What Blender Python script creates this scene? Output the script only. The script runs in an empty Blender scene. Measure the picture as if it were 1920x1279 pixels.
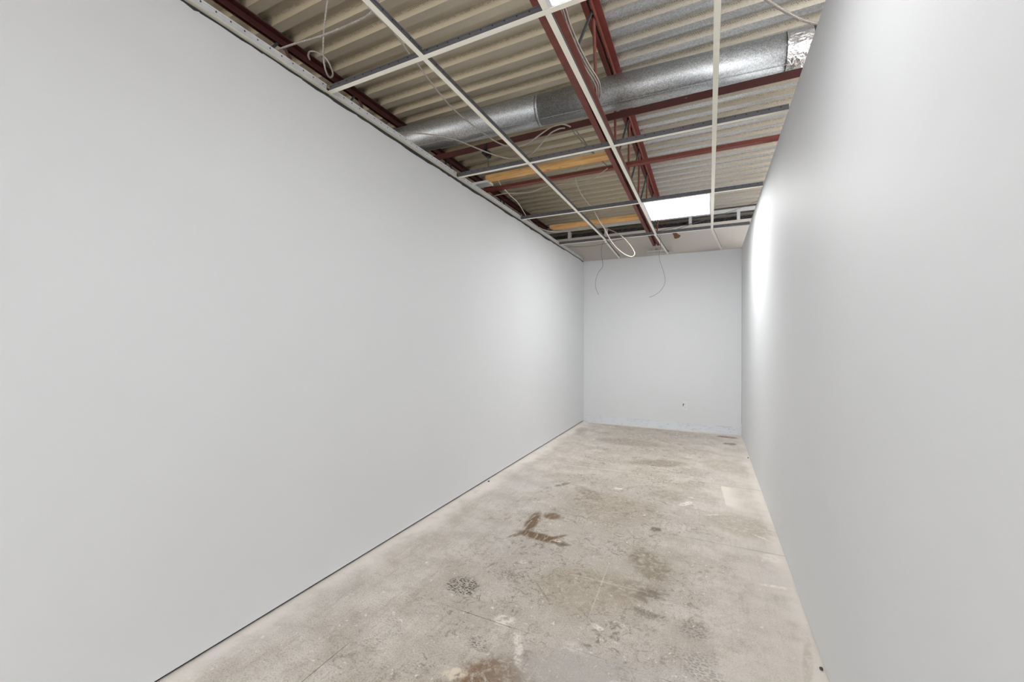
import bpy, bmesh, math, random
from mathutils import Vector, Matrix

C = bpy.context.scene.collection
scene = bpy.context.scene

# ------------------------------------------------------------------ camera
def make_camera():
    f, yaw, pitch, roll = 765.7, 0.4497, 0.0045, 0.0045
    X = Vector((math.cos(yaw), math.sin(yaw), 0)); Y = Vector((-math.sin(yaw), math.cos(yaw), 0)); Z = Vector((0, 0, 1))
    F = math.cos(pitch)*Y + math.sin(pitch)*Z; Z2 = -math.sin(pitch)*Y + math.cos(pitch)*Z
    Rt = math.cos(roll)*X + math.sin(roll)*Z2; U = -math.sin(roll)*X + math.cos(roll)*Z2
    cam = bpy.data.cameras.new('camera'); o = bpy.data.objects.new('camera', cam); C.objects.link(o)
    cam.sensor_width = 36; cam.lens = f/1920*36; cam.clip_start = 0.02
    m = Matrix((( Rt.x, U.x, -F.x, 0), (Rt.y, U.y, -F.y, 0), (Rt.z, U.z, -F.z, 0), (0, 0, 0, 1)))
    m.translation = Vector((0, 0, 1.2494)); o.matrix_world = m
    scene.camera = o
make_camera()

# ------------------------------------------------------------------ light and exposure
w = bpy.data.worlds.new('world'); scene.world = w; w.use_nodes = True
w.node_tree.nodes['Background'].inputs[0].default_value = (0.97, 0.98, 1.0, 1)
w.node_tree.nodes['Background'].inputs[1].default_value = 1.55
PANEL_NEAR = 3.9
PANEL_FAR = 12.0
vs = scene.view_settings
vs.view_transform = 'Standard'; vs.look = 'None'; vs.exposure = 1.45; vs.gamma = 1.0; vs.use_curve_mapping = False

# ------------------------------------------------------------------ sizes (metres)
XL, XR, YB = -1.809, 0.403, 6.397       # faces of the left, right and back walls
ZC = 2.565                              # underside of the suspended grid
ZD = 3.16                               # underside of the steel deck flutes
ROWS = [1.514, 2.741, 3.967, 5.194]     # main tees crossing the room
COLS = [-1.1926, -0.583, 0.0266]        # lines of cross tees

# ------------------------------------------------------------------ node helpers
def lin(c):
    c = c/255.0
    return c/12.92 if c <= 0.04045 else ((c+0.055)/1.055)**2.4
def rgb(r, g, b): return (lin(r), lin(g), lin(b), 1)

class NT:
    def __init__(s, name):
        s.m = bpy.data.materials.new(name); s.m.use_nodes = True; s.t = s.m.node_tree
        s.b = s.t.nodes['Principled BSDF']
        s.tc = s.t.nodes.new('ShaderNodeTexCoord')
    def n(s, kind, **kw):
        x = s.t.nodes.new(kind)
        for k, v in kw.items():
            if k.startswith('i_'):
                k2 = k[2:]; k2 = int(k2) if k2.isdigit() else k2.replace('_', ' ')
                if hasattr(v, 'links') and hasattr(v, 'node'): s.t.links.new(v, x.inputs[k2])
                else: x.inputs[k2].default_value = v
            else: setattr(x, k, v)
        return x
    def noise(s, vec, scale, detail=4, rough=0.55, dist=0.0):
        return s.n('ShaderNodeTexNoise', i_Vector=vec, i_Scale=scale, i_Detail=detail, i_Roughness=rough, i_Distortion=dist).outputs['Fac']
    def ramp(s, fac, a, b, lo=0.0, hi=1.0, smooth=True):
        x = s.n('ShaderNodeMapRange', i_0=fac, i_1=a, i_2=b, i_3=lo, i_4=hi)
        if smooth: x.interpolation_type = 'SMOOTHSTEP'
        return x.outputs[0]
    def math(s, op, a, b=0.0, c=0.0):
        return s.n('ShaderNodeMath', operation=op, i_0=a, i_1=b, i_2=c).outputs[0]
    def mix(s, fac, a, b, blend='MIX'):
        x = s.n('ShaderNodeMix', data_type='RGBA', blend_type=blend)
        for i, v in ((0, fac), (6, a), (7, b)):
            if hasattr(v, 'node'): s.t.links.new(v, x.inputs[i])
            else: x.inputs[i].default_value = v
        return x.outputs[2]
    def link(s, a, name): s.t.links.new(a, s.b.inputs[name])
    def bump(s, h, strength=0.2, dist=0.01):
        x = s.n('ShaderNodeBump', i_Strength=strength, i_Distance=dist, i_Height=h)
        s.link(x.outputs[0], 'Normal')
    def mapped(s, vec, scale=(1, 1, 1), loc=(0, 0, 0), rot=(0, 0, 0)):
        return s.n('ShaderNodeMapping', i_Vector=vec, i_Location=loc, i_Rotation=rot, i_Scale=scale).outputs[0]
    def xyz(s, vec):
        return s.n('ShaderNodeSeparateXYZ', i_0=vec).outputs

def simple(name, col, rough=0.6, metal=0.0, var=0.08, scale=30, bump=0.0, spec=0.5):
    t = NT(name); o = t.tc.outputs['Object']
    nz = t.noise(o, scale)
    dark = tuple(c*(1-2*var) for c in col[:3])+(1,)
    lite = tuple(min(1, c*(1+var)) for c in col[:3])+(1,)
    t.link(t.mix(nz, dark, lite), 'Base Color')
    t.b.inputs['Roughness'].default_value = rough; t.b.inputs['Metallic'].default_value = metal
    t.b.inputs['Specular IOR Level'].default_value = spec
    if bump: t.bump(nz, bump, 0.003)
    return t.m

def mat_wall(name, col, scar=False):
    t = NT(name); o = t.tc.outputs['Object']
    n1 = t.noise(o, 1.3, 3); n2 = t.noise(o, 260, 2)
    c = t.mix(t.ramp(n1, 0.35, 0.65), tuple(x*0.985 for x in col[:3])+(1,), col)
    if scar:      # bare strip with scrapes where a baseboard was taken off
        x, y, z = t.xyz(o)
        warp = t.math('MULTIPLY', t.math('SUBTRACT', t.noise(o, 6, 2), 0.5), 0.02)
        zz = t.math('ADD', z, warp)
        band = t.ramp(zz, 0.104, 0.112, 1, 0)
        c = t.mix(t.math('MULTIPLY', band, 0.6), c, rgb(224, 230, 236))
        st = t.noise(t.mapped(o, (3.0, 1, 26)), 2.2, 5, 0.6)
        ln = t.math('MULTIPLY', t.ramp(st, 0.0, 0.012, 0, 1), t.ramp(t.math('ABSOLUTE', t.math('SUBTRACT', st, 0.47)), 0.0, 0.010, 1, 0))
        gate = t.ramp(t.noise(o, 7, 2), 0.38, 0.52)
        c = t.mix(t.math('MULTIPLY', t.math('MULTIPLY', ln, gate), t.math('MULTIPLY', band, 0.8)), c, rgb(92, 98, 110))
        edge = t.ramp(t.math('ABSOLUTE', t.math('SUBTRACT', zz, 0.1)), 0.0, 0.003, 1, 0)
        c = t.mix(t.math('MULTIPLY', edge, t.ramp(t.noise(o, 4, 2), 0.38, 0.55, 0, 0.75)), c, rgb(130, 136, 148))
    t.link(c, 'Base Color'); t.b.inputs['Roughness'].default_value = 0.62
    t.b.inputs['Specular IOR Level'].default_value = 0.3
    t.bump(n2, 0.05, 0.002)
    return t.m

def mat_galv(name, base=0.5, rough=0.44, spangle=230, metal=0.88, tint=(0.98, 1.01, 1.03), contrast=0.45):
    t = NT(name); o = t.tc.outputs['Object']
    v = t.n('ShaderNodeTexVoronoi', i_Vector=o, i_Scale=spangle)
    s = t.xyz(v.outputs['Color'])[0]
    n1 = t.noise(o, 3.5, 4)
    a = tuple(base*(1-contrast)*k for k in tint)+(1,); b = tuple(min(1, base*(1+contrast*0.5))*k for k in tint)+(1,)
    c = t.mix(s, a, b)
    c = t.mix(t.ramp(n1, 0.3, 0.7, 0, 0.25), c, tuple(base*0.8*k for k in (1.03, 1, 0.94))+(1,))
    t.link(c, 'Base Color'); t.b.inputs['Metallic'].default_value = metal
    t.link(t.math('ADD', t.math('MULTIPLY', s, 0.16), rough-0.08), 'Roughness')
    return t.m

def mat_deck():
    t = NT('galvanised_deck'); o = t.tc.outputs['Object']
    x, y, z = t.xyz(o)
    v = t.n('ShaderNodeTexVoronoi', i_Vector=o, i_Scale=160); s = t.xyz(v.outputs['Color'])[0]
    c = t.mix(s, (0.46, 0.475, 0.48, 1), (0.70, 0.72, 0.73, 1))
    streak = t.noise(t.mapped(o, (0.6, 9, 9)), 2.0, 5, 0.6)
    c = t.mix(t.ramp(streak, 0.35, 0.75, 0, 0.45), c, (0.34, 0.30, 0.24, 1))
    light_tint = t.ramp(x, -0.62, -0.60, 1, 0)       # warmer, dimmer light left of the middle joist, put into the colour
    c = t.mix(t.math('MULTIPLY', light_tint, 0.85), c, t.mix(streak, (0.40, 0.345, 0.24, 1), (0.70, 0.62, 0.48, 1)))
    # acoustic perforations high on the webs: two staggered lines of small holes
    dots = None
    for zz, off in ((0.031, 0.0), (0.0255, 0.5)):
        row = t.ramp(t.math('ABSOLUTE', t.math('SUBTRACT', z, zz)), 0.0010, 0.0018, 1, 0)
        fx = t.math('FRACT', t.math('ADD', t.math('DIVIDE', x, 0.0125), off))
        dx = t.ramp(t.math('ABSOLUTE', t.math('SUBTRACT', fx, 0.5)), 0.14, 0.22, 1, 0)
        d = t.math('MULTIPLY', row, dx)
        g = t.ramp(t.noise(t.mapped(o, (1, 1, 1), (off*3, 0, 0)), 34, 1), 0.46, 0.54)
        d = t.math('MULTIPLY', d, g)
        dots = d if dots is None else t.math('MAXIMUM', dots, d)
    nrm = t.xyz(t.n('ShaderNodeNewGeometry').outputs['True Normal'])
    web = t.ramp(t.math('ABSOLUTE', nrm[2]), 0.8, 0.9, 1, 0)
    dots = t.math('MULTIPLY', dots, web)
    c = t.mix(t.math('MULTIPLY', web, 0.65), c, (0.40, 0.33, 0.22, 1))  # webs toned below the flanges, their shade put into the colour
    c = t.mix(dots, c, (0.03, 0.022, 0.015, 1))
    t.link(c, 'Base Color')
    t.link(t.math('MULTIPLY', t.math('SUBTRACT', 1.0, dots), 0.5), 'Metallic')
    t.b.inputs['Roughness'].default_value = 0.5
    return t.m

def mat_tee_web(name, col, rough=0.45, metal=0.4):
    t = NT(name); o = t.tc.outputs['Object']
    x, y, z = t.xyz(o)
    fx = t.math('MULTIPLY', t.math('SUBTRACT', t.math('FRACT', t.math('DIVIDE', x, 0.0568)), 0.5), 0.0568)
    dz = t.math('SUBTRACT', z, 0.028)
    r = t.math('SQRT', t.math('ADD', t.math('MULTIPLY', fx, fx), t.math('MULTIPLY', dz, dz)))
    hole = t.ramp(r, 0.0028, 0.0038, 1, 0)
    nz = t.noise(o, 14, 3)
    c = t.mix(nz, tuple(k*0.8 for k in col[:3])+(1,), tuple(k*1.15 for k in col[:3])+(1,))
    c = t.mix(hole, c, (0.01, 0.01, 0.012, 1))
    t.link(c, 'Base Color'); t.b.inputs['Roughness'].default_value = rough
    t.link(t.math('MULTIPLY', t.math('SUBTRACT', 1.0, hole), metal), 'Metallic')
    return t.m

def mat_wood():
    t = NT('pine_wood'); o = t.tc.outputs['Object']
    g = t.noise(t.mapped(o, (1.2, 14, 14)), 3.5, 5, 0.6, 0.6)
    c = t.mix(t.ramp(g, 0.3, 0.7), rgb(206, 150, 84), rgb(236, 190, 124))
    k = t.n('ShaderNodeTexVoronoi', i_Vector=t.mapped(o, (3.2, 9, 9)), i_Scale=1.6, i_Randomness=1.0).outputs['Distance']
    c = t.mix(t.ramp(k, 0.06, 0.14, 0.85, 0), c, rgb(112, 66, 34))
    t.link(c, 'Base Color'); t.b.inputs['Roughness'].default_value = 0.65
    return t.m

def mat_rough(name, col):
    t = NT(name); o = t.tc.outputs['Object']
    n1 = t.noise(o, 60, 6, 0.7); n2 = t.noise(o, 14, 3)
    c = t.mix(t.ramp(n1, 0.35, 0.75), tuple(k*0.35 for k in col[:3])+(1,), tuple(k*1.7 for k in col[:3])+(1,))
    c = t.mix(t.ramp(n2, 0.4, 0.7, 0, 0.5), c, tuple(k*0.4 for k in col[:3])+(1,))
    t.link(c, 'Base Color'); t.b.inputs['Roughness'].default_value = 0.95
    t.bump(n1, 0.9, 0.02)
    return t.m

def mat_emit(name, strength, col=(1, 1, 1, 1)):
    t = NT(name)
    t.b.inputs['Base Color'].default_value = (0.9, 0.9, 0.9, 1)
    t.b.inputs['Emission Color'].default_value = col; t.b.inputs['Emission Strength'].default_value = strength
    return t.m

def mat_floor():
    t = NT('worn_floor'); o = t.tc.outputs['Object']
    x, y, z = t.xyz(o)
    S = 1.22
    def k(r, g, b): c = rgb(r, g, b); q = min(S, 0.90/max(c[:3])); return tuple(v*q for v in c[:3])+(1,)
    big = t.noise(o, 1.1, 4, 0.6); mid = t.noise(o, 4.5, 6, 0.65); fine = t.noise(o, 38, 5, 0.7)
    streak = t.noise(t.mapped(o, (30, 2.6, 1), rot=(0, 0, 0.06)), 1.6, 6, 0.7)
    streak2 = t.noise(t.mapped(o, (3.0, 26, 1), rot=(0, 0, -0.1)), 1.6, 6, 0.7)
    grit = t.noise(o, 150, 4, 0.75)
    c = t.mix(t.ramp(mid, 0.3, 0.7), k(184, 176, 166), k(210, 203, 194))
    c = t.mix(t.ramp(big, 0.45, 0.7, 0, 0.55), c, k(196, 191, 190))
    c = t.mix(t.ramp(streak, 0.50, 0.72, 0, 0.40), c, k(152, 143, 131))
    c = t.mix(t.ramp(streak, 0.30, 0.42, 0.35, 0), c, k(222, 215, 206))
    c = t.mix(t.ramp(streak2, 0.54, 0.74, 0, 0.28), c, k(150, 141, 129))
    # trodden middle of the room: darker, scuffed
    warp0 = t.math('MULTIPLY', t.math('SUBTRACT', mid, 0.5), 0.8)
    xm = t.math('ADD', t.math('ABSOLUTE', t.math('ADD', x, 0.66)), warp0)
    trod = t.ramp(xm, 0.25, 0.95, 1, 0)
    scuff = t.noise(t.mapped(o, (1, 1, 1), rot=(0, 0, 0.7)), 19, 9, 0.82, 1.4)
    sc = t.math('MULTIPLY', t.ramp(scuff, 0.50, 0.60, 0, 0.95), t.ramp(t.noise(o, 3.1, 4, 0.6), 0.40, 0.56, 0.12, 1))
    c = t.mix(t.math('MULTIPLY', sc, t.math('ADD', t.math('MULTIPLY', trod, 0.85), 0.12)), c, k(108, 94, 78))
    curl = t.noise(o, 11, 6, 0.7, 3.2)
    line = t.ramp(t.math('ABSOLUTE', t.math('SUBTRACT', curl, 0.5)), 0.0, 0.016, 1, 0)
    line = t.math('MULTIPLY', line, t.math('MULTIPLY', trod, t.ramp(t.noise(o, 4.4, 3), 0.5, 0.62, 0, 0.65)))
    c = t.mix(line, c, k(118, 108, 96))
    c = t.mix(t.math("MULTIPLY", trod, 0.32), c, k(158, 147, 132))
    # shoe-tread prints: short broken dashes in patches
    tread = t.n('ShaderNodeTexVoronoi', i_Vector=t.mapped(o, (1.0, 2.2, 1), rot=(0, 0, 0.5)), i_Scale=46, feature='DISTANCE_TO_EDGE').outputs['Distance']
    tr = t.math('MULTIPLY', t.ramp(tread, 0.12, 0.2, 0, 1), t.ramp(t.noise(o, 5.2, 3, 0.6), 0.57, 0.66, 0, 0.55))
    tr = t.math('MULTIPLY', tr, t.ramp(x, -1.45, -1.2, 0, 1))
    c = t.mix(tr, c, k(138, 129, 118))
    c = t.mix(t.ramp(grit, 0.52, 0.64, 0, 0.55), c, k(118, 107, 95))
    c = t.mix(t.ramp(grit, 0.34, 0.46, 0.35, 0), c, k(224, 217, 208))
    c = t.mix(t.ramp(t.noise(o, 31, 5, 0.7), 0.61, 0.68, 0, 0.9), c, k(232, 225, 215))
    c = t.mix(t.ramp(t.noise(t.mapped(o, loc=(3, 3, 0)), 75, 3, 0.6), 0.70, 0.76, 0, 0.8), c, k(232, 226, 218))
    # swept dust along the walls, with a soft wandering edge
    wob = t.math('MULTIPLY', t.math('SUBTRACT', t.noise(o, 2.4, 5, 0.6), 0.5), 0.34)
    dust = t.ramp(t.math('ADD', t.math('SUBTRACT', x, XL), wob), 0.04, 0.19, 1, 0)
    wr = t.math('ADD', t.math('SUBTRACT', XR, x), t.math('MULTIPLY', t.math('SUBTRACT', t.noise(t.mapped(o, loc=(5, 0, 0)), 3.0, 4), 0.5), 0.3))
    dust = t.math('MAXIMUM', dust, t.ramp(wr, 0.0, 0.11, 0.9, 0))
    dust = t.math('MAXIMUM', dust, t.ramp(t.math('SUBTRACT', YB, y), 0.02, 0.14, 0.9, 0))
    dust = t.math('MULTIPLY', dust, t.ramp(t.noise(o, 9, 4), 0.3, 0.5, 0.6, 0.95))
    c = t.mix(dust, c, k(232, 225, 218))
    # wide smooth pale sweep along the right side
    c = t.mix(t.math('MULTIPLY', t.ramp(t.math('ADD', x, warp0), -0.15, 0.25, 0, 0.5), t.ramp(mid, 0.35, 0.6, 0.5, 1)), c, k(200, 192, 182))
    # marks with places of their own
    wv = t.n('ShaderNodeTexNoise', i_Vector=o, i_Scale=13.0, i_Detail=6.0, i_Roughness=0.7).outputs['Color']
    wvec = t.n('ShaderNodeVectorMath', operation='MULTIPLY_ADD', i_0=wv, i_1=(0.07, 0.07, 0), i_2=o).outputs[0]
    wvec = t.n('ShaderNodeVectorMath', operation='SUBTRACT', i_0=wvec, i_1=(0.035, 0.035, 0)).outputs[0]
    def mark(c, px, py, rx, ry, ang, col, st=0.8, soft=0.45, breakup=None, warp=True):
        m = t.n('ShaderNodeMapping', vector_type='TEXTURE', i_Vector=(wvec if warp else o), i_Location=(px, py, 0), i_Rotation=(0, 0, math.radians(ang)), i_Scale=(rx, ry, 1)).outputs[0]
        d = t.n('ShaderNodeVectorMath', operation='LENGTH', i_0=m).outputs['Value']
        f = t.ramp(d, 1-soft, 1+soft*0.3, st, 0)
        if breakup is not None: f = t.math('MULTIPLY', f, breakup)
        return t.mix(f, c, col)
    bk = t.ramp(t.noise(t.mapped(o, (1, 1, 1), rot=(0, 0, 0.3)), 26, 8, 0.8, 0.8), 0.38, 0.56, 0.12, 1)
    bks = t.ramp(t.noise(t.mapped(o, (34, 7, 1), rot=(0, 0, -0.35)), 1.5, 6, 0.7), 0.34, 0.52, 0.2, 1)
    bk2 = t.ramp(t.noise(t.mapped(o, (1, 1, 1), loc=(9, 2, 0)), 42, 6, 0.75, 0.5), 0.40, 0.54, 0.15, 1)
    spk = t.ramp(tread, 0.10, 0.16, 0.1, 1)
    brown = k(112, 90, 68); darkb = k(104, 93, 80); pale = k(226, 219, 209); grey = k(120, 112, 104)
    for a in ((-1.11, 2.64, 0.20, 0.050, -82, brown, 0.95), (-0.98, 2.455, 0.19, 0.055, -5, brown, 1.0), (-1.02, 2.79, 0.07, 0.07, 20, brown, 0.9), (-0.88, 2.50, 0.09, 0.018, 50, brown, 0.8), (-1.13, 2.41, 0.07, 0.02, 60, brown, 0.7)):
        c = mark(c, *a, breakup=bks, warp=False)
    for a in (
              (-0.82, 2.43, 0.06, 0.035, 20, darkb, 0.9), (-0.74, 1.33, 0.17, 0.12, 48, k(124, 98, 72), 1.0), (-0.60, 1.24, 0.14, 0.07, 10, k(124, 100, 76), 0.9),
              (-0.32, 2.9, 0.045, 0.04, 60, darkb, 0.85), (-0.30, 2.43, 0.22, 0.13, -63, k(126, 113, 92), 0.7), (-1.16, 3.45, 0.1, 0.035, -122, darkb, 0.7),
              (-0.27, 2.13, 0.08, 0.06, 50, darkb, 0.7), (-0.32, 2.14, 0.17, 0.10, 21, k(130, 118, 104), 0.6), (0.22, 6.18, 0.15, 0.06, -2, k(122, 98, 78), 0.95),
              (0.235, 5.78, 0.09, 0.07, 15, k(122, 104, 86), 0.85), (-0.50, 4.5, 0.34, 0.14, 20, k(128, 116, 100), 0.7), (-0.9, 5.3, 0.5, 0.2, 0, k(140, 129, 114), 0.6),
              (-0.65, 3.15, 0.40, 0.34, 10, k(146, 134, 116), 0.55), (-0.55, 2.05, 0.30, 0.22, 30, k(150, 136, 112), 0.5), (-1.65, 5.75, 0.10, 0.2, 5, k(150, 138, 122), 0.5),
              (0.2, 3.23, 0.24, 0.22, -5, k(160, 148, 132), 0.6), (0.15, 4.7, 0.24, 0.3, 5, k(162, 150, 135), 0.5), (-0.25, 1.98, 0.03, 0.09, 80, darkb, 0.6),
              (-0.9, 3.35, 0.22, 0.08, -40, k(130, 118, 102), 0.55), (-0.3, 3.6, 0.2, 0.14, 20, k(140, 130, 114), 0.5), (-0.55, 1.45, 0.3, 0.14, 20, k(134, 124, 112), 0.45)):
        c = mark(c, *a, breakup=bk)
    c = mark(c, -1.14, 1.79, 0.10, 0.085, 0, k(78, 70, 62), 0.95, 0.35, spk)
    c = mark(c, -0.86, 1.48, 0.06, 0.045, 0, k(96, 88, 80), 0.7, 0.6, spk)
    c = mark(c, -0.95, 1.98, 0.10, 0.055, -30, k(120, 110, 98), 0.7, 0.6, spk)
    c = mark(c, -0.06, 1.95, 0.08, 0.07, 20, k(120, 112, 104), 0.7, 0.6, spk)
    c = mark(c, -0.02, 1.72, 0.14, 0.07, -50, k(128, 120, 112), 0.6, 0.6, spk)
    for a in ((-0.83, 1.65, 0.06, 0.045, 15, pale, 0.9), (-0.70, 1.52, 0.11, 0.024, -62, pale, 0.85), (-0.705, 3.57, 0.045, 0.028, 27, k(238, 232, 222), 0.95),
              (-0.16, 3.47, 0.085, 0.035, 56, k(238, 232, 222), 0.95), (-0.44, 1.79, 0.03, 0.02, -14, pale, 0.9), (-0.86, 2.46, 0.035, 0.022, 0, k(214, 204, 190), 0.9),
              (-0.30, 1.52, 0.04, 0.025, 30, pale, 0.8), (-0.17, 1.5, 0.035, 0.03, 0, pale, 0.8), (-0.86, 1.30, 0.06, 0.035, 30, k(226, 214, 196), 0.75),
              (-0.82, 1.56, 0.10, 0.035, 70, k(206, 198, 186), 0.6), (-0.95, 2.13, 0.03, 0.02, 0, pale, 0.6), (-0.5, 1.63, 0.05, 0.04, 0, pale, 0.5),
              (0.33, 2.81, 0.065, 0.05, -10, pale, 0.7), (0.30, 2.49, 0.085, 0.016, 10, pale, 0.95), (0.03, 3.33, 0.07, 0.012, 30, pale, 0.8), (0.30, 3.08, 0.06, 0.010, -35, pale, 0.8),
              (-0.13, 3.62, 0.03, 0.02, 0, pale, 0.6), (-0.2, 4.9, 0.07, 0.035, 20, pale, 0.5), (-1.35, 5.25, 0.03, 0.05, 0, pale, 0.6), (-0.42, 3.1, 0.015, 0.012, 0, pale, 0.9)):
        c = mark(c, *a, soft=0.5, breakup=bk2)
    # pale square patch by the right wall, brushed out towards it
    dx = t.math('ADD', t.math('SUBTRACT', x, t.math('SUBTRACT', 0.31, t.math('MULTIPLY', y, 0.055))), t.math('MULTIPLY', t.math('SUBTRACT', fine, 0.5), 0.02))
    pr = t.math('MULTIPLY', t.ramp(dx, 0.0, 0.012, 0, 1), t.ramp(dx, 0.03, 0.16, 1, 0.2))
    yy = t.math('ADD', y, t.math('MULTIPLY', dx, 0.35))
    pr = t.math('MULTIPLY', pr, t.math('MULTIPLY', t.ramp(yy, 3.52, 3.62, 0, 1), t.ramp(yy, 4.02, 4.07, 1, 0)))
    c = t.mix(t.math('MULTIPLY', pr, 0.75), c, k(244, 235, 224))
    # bluish grey wash in the near middle
    c = mark(c, -0.38, 1.52, 0.42, 0.20, 10, k(186, 183, 184), 0.45, 0.9, bk)
    # scratches and arcs
    for a in ((-0.50, 2.08, 0.30, 0.004, 92, pale, 0.4), (-0.48, 2.14, 0.24, 0.010, 2, pale, 0.3), (-0.75, 1.92, 0.11, 0.007, -46, grey, 0.7), (-0.96, 4.05, 0.42, 0.02, 5, pale, 0.35),
              (0.35, 1.95, 0.18, 0.02, -100, k(176, 166, 154), 0.6), (-0.45, 4.35, 0.3, 0.02, -10, pale, 0.3)):
        c = mark(c, *a, soft=0.5, breakup=bk, warp=False)
    # sheet joints
    for q, yj in enumerate((0.40, 1.62, 2.87, 4.06, 5.28)):
        j = t.ramp(t.math('ABSOLUTE', t.math('SUBTRACT', y, yj)), 0.0008, 0.0024, 1, 0)
        g = t.ramp(t.noise(t.mapped(o, (2, 0.1, 1), (q*3.1, 0, 0)), 1.2, 3), 0.42, 0.55, 0.0, 0.8)
        g = t.math('MULTIPLY', g, t.ramp(x, -1.36, -1.33, 0, 1))
        c = t.mix(t.math('MULTIPLY', j, g), c, k(76, 70, 64))
    j = t.ramp(t.math('ABSOLUTE', t.math('ADD', x, 1.345)), 0.0008, 0.0022, 1, 0)
    j = t.math('MULTIPLY', j, t.ramp(t.noise(t.mapped(o, (0.1, 1, 1), (7.7, 0, 0)), 1.6, 3), 0.42, 0.56, 0.0, 0.8))
    j = t.math('MULTIPLY', j, t.ramp(y, 1.62, 1.9, 1, 0.1))
    c = t.mix(j, c, k(78, 72, 66))
    t.link(c, 'Base Color')
    t.link(t.ramp(mid, 0.3, 0.7, 0.6, 0.85), 'Roughness'); t.b.inputs['Specular IOR Level'].default_value = 0.3
    t.bump(t.math('ADD', fine, t.math('MULTIPLY', grit, 0.5)), 0.3, 0.004)
    return t.m

M = dict(
    wall=mat_wall('painted_drywall', rgb(226, 228, 230)),
    wall_back=mat_wall('painted_drywall_scraped', rgb(226, 228, 230), scar=True),
    board=simple('bare_drywall', rgb(206, 200, 193), 0.9, 0, 0.04, 3),
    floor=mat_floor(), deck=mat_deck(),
    red=simple('red_oxide_steel', rgb(124, 60, 50), 0.55, 0.0, 0.16, 26),
    shaded_red=simple('red_steel_shaded', rgb(70, 27, 24), 0.5, 0.0, 0.2, 22),  # red steel again, with plenum shade put into the colour
    rod=simple('dark_steel_rod', rgb(84, 88, 92), 0.5, 0.4, 0.15, 30),
    galv=mat_galv('galvanised_duct'),
    stud=mat_galv('galvanised_stud', 0.72, 0.45, 200, 0.5, contrast=0.12),
    foil=None, flex=simple('flexible_duct_skin', rgb(120, 122, 124), 0.4, 0.6, 0.2, 40),
    tee_face=simple('cream_enamel', rgb(247, 244, 230), 0.45, 0, 0.02, 4),
    tee_web=mat_tee_web('tee_web_steel', (0.16, 0.16, 0.175, 1)),
    tee_web_white=mat_tee_web('tee_web_painted', (0.66, 0.67, 0.69, 1), 0.5, 0.0),
    track=simple('dark_track_steel', rgb(78, 78, 80), 0.7, 0.2, 0.3, 12),
    black=simple('black_void', rgb(26, 26, 28), 0.9, 0, 0.2, 10),
    beam=mat_rough('sprayed_fireproofing', rgb(92, 90, 88)),
    wood=mat_wood(), beige_cable=simple('beige_cable', rgb(176, 167, 155), 0.55, 0, 0.05, 20), mc=simple('armoured_cable', rgb(176, 168, 160), 0.42, 0.35, 0.1, 40),
    mc_dark=simple('dull_cable', rgb(128, 120, 112), 0.6, 0.1, 0.1, 40),
    white_cable=simple('white_cable', rgb(236, 232, 224), 0.5, 0, 0.03, 20),
    grey_wire=simple('grey_wire', rgb(96, 94, 92), 0.5, 0.3, 0.05, 20),
    plastic=simple('white_plastic', rgb(232, 232, 232), 0.35, 0, 0.02, 20),
    slot=simple('socket_slot', rgb(18, 18, 18), 0.6, 0, 0.1, 20),
    frame=simple('light_frame', rgb(226, 226, 230), 0.4, 0, 0.02, 8),
    near_light=mat_emit('near_diffuser', PANEL_NEAR), far_light=mat_emit('far_diffuser', PANEL_FAR),
    paper=simple('torn_brown_paper', rgb(132, 96, 66), 0.95, 0, 0.15, 30),
    mortar=simple('pale_mortar', rgb(196, 190, 180), 0.9, 0, 0.12, 60),
)
def _foil():
    t = NT('foil_tape'); o = t.tc.outputs['Object']
    t.b.inputs['Base Color'].default_value = (0.86, 0.86, 0.88, 1); t.b.inputs['Metallic'].default_value = 0.95
    t.b.inputs['Roughness'].default_value = 0.22
    t.bump(t.noise(o, 26, 4, 0.6, 0.8), 0.8, 0.02)
    return t.m
M['foil'] = _foil()

# ------------------------------------------------------------------ mesh helpers
def link_mesh(name, bm, m, parent=None, base=(0, 0, 0), smooth=False):
    me = bpy.data.meshes.new(name)
    bmesh.ops.recalc_face_normals(bm, faces=bm.faces)
    bm.to_mesh(me); bm.free()
    if smooth:
        for p in me.polygons: p.use_smooth = True
    me.materials.append(m if not isinstance(m, str) else M[m])
    o = bpy.data.objects.new(name, me); C.objects.link(o)
    o.location = base
    if parent is not None: o.parent = parent
    return o
def tag(o, label, cat, group=None):
    o['label'] = label; o['category'] = cat
    if group: o['group'] = group
    return o
def thing(name, label, cat, loc=(0, 0, 0), group=None, rotz=0.0):
    o = bpy.data.objects.new(name, None); C.objects.link(o); o.empty_display_size = 0.05
    o.location = loc; o.rotation_euler = (0, 0, rotz)
    return tag(o, label, cat, group)
def box(bm, x0, x1, y0, y1, z0, z1):
    v = [bm.verts.new(p) for p in ((x0, y0, z0), (x1, y0, z0), (x1, y1, z0), (x0, y1, z0), (x0, y0, z1), (x1, y0, z1), (x1, y1, z1), (x0, y1, z1))]
    for f in ((0, 3, 2, 1), (4, 5, 6, 7), (0, 1, 5, 4), (1, 2, 6, 5), (2, 3, 7, 6), (3, 0, 4, 7)): bm.faces.new([v[i] for i in f])
def prism_x(bm, prof, x0, x1):      # closed profile in (y, z) pushed along x
    a = [bm.verts.new((x0, p[0], p[1])) for p in prof]; b = [bm.verts.new((x1, p[0], p[1])) for p in prof]
    n = len(prof)
    for i in range(n): bm.faces.new((a[i], a[(i+1) % n], b[(i+1) % n], b[i]))
    bm.faces.new(a[::-1]); bm.faces.new(b)
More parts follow.
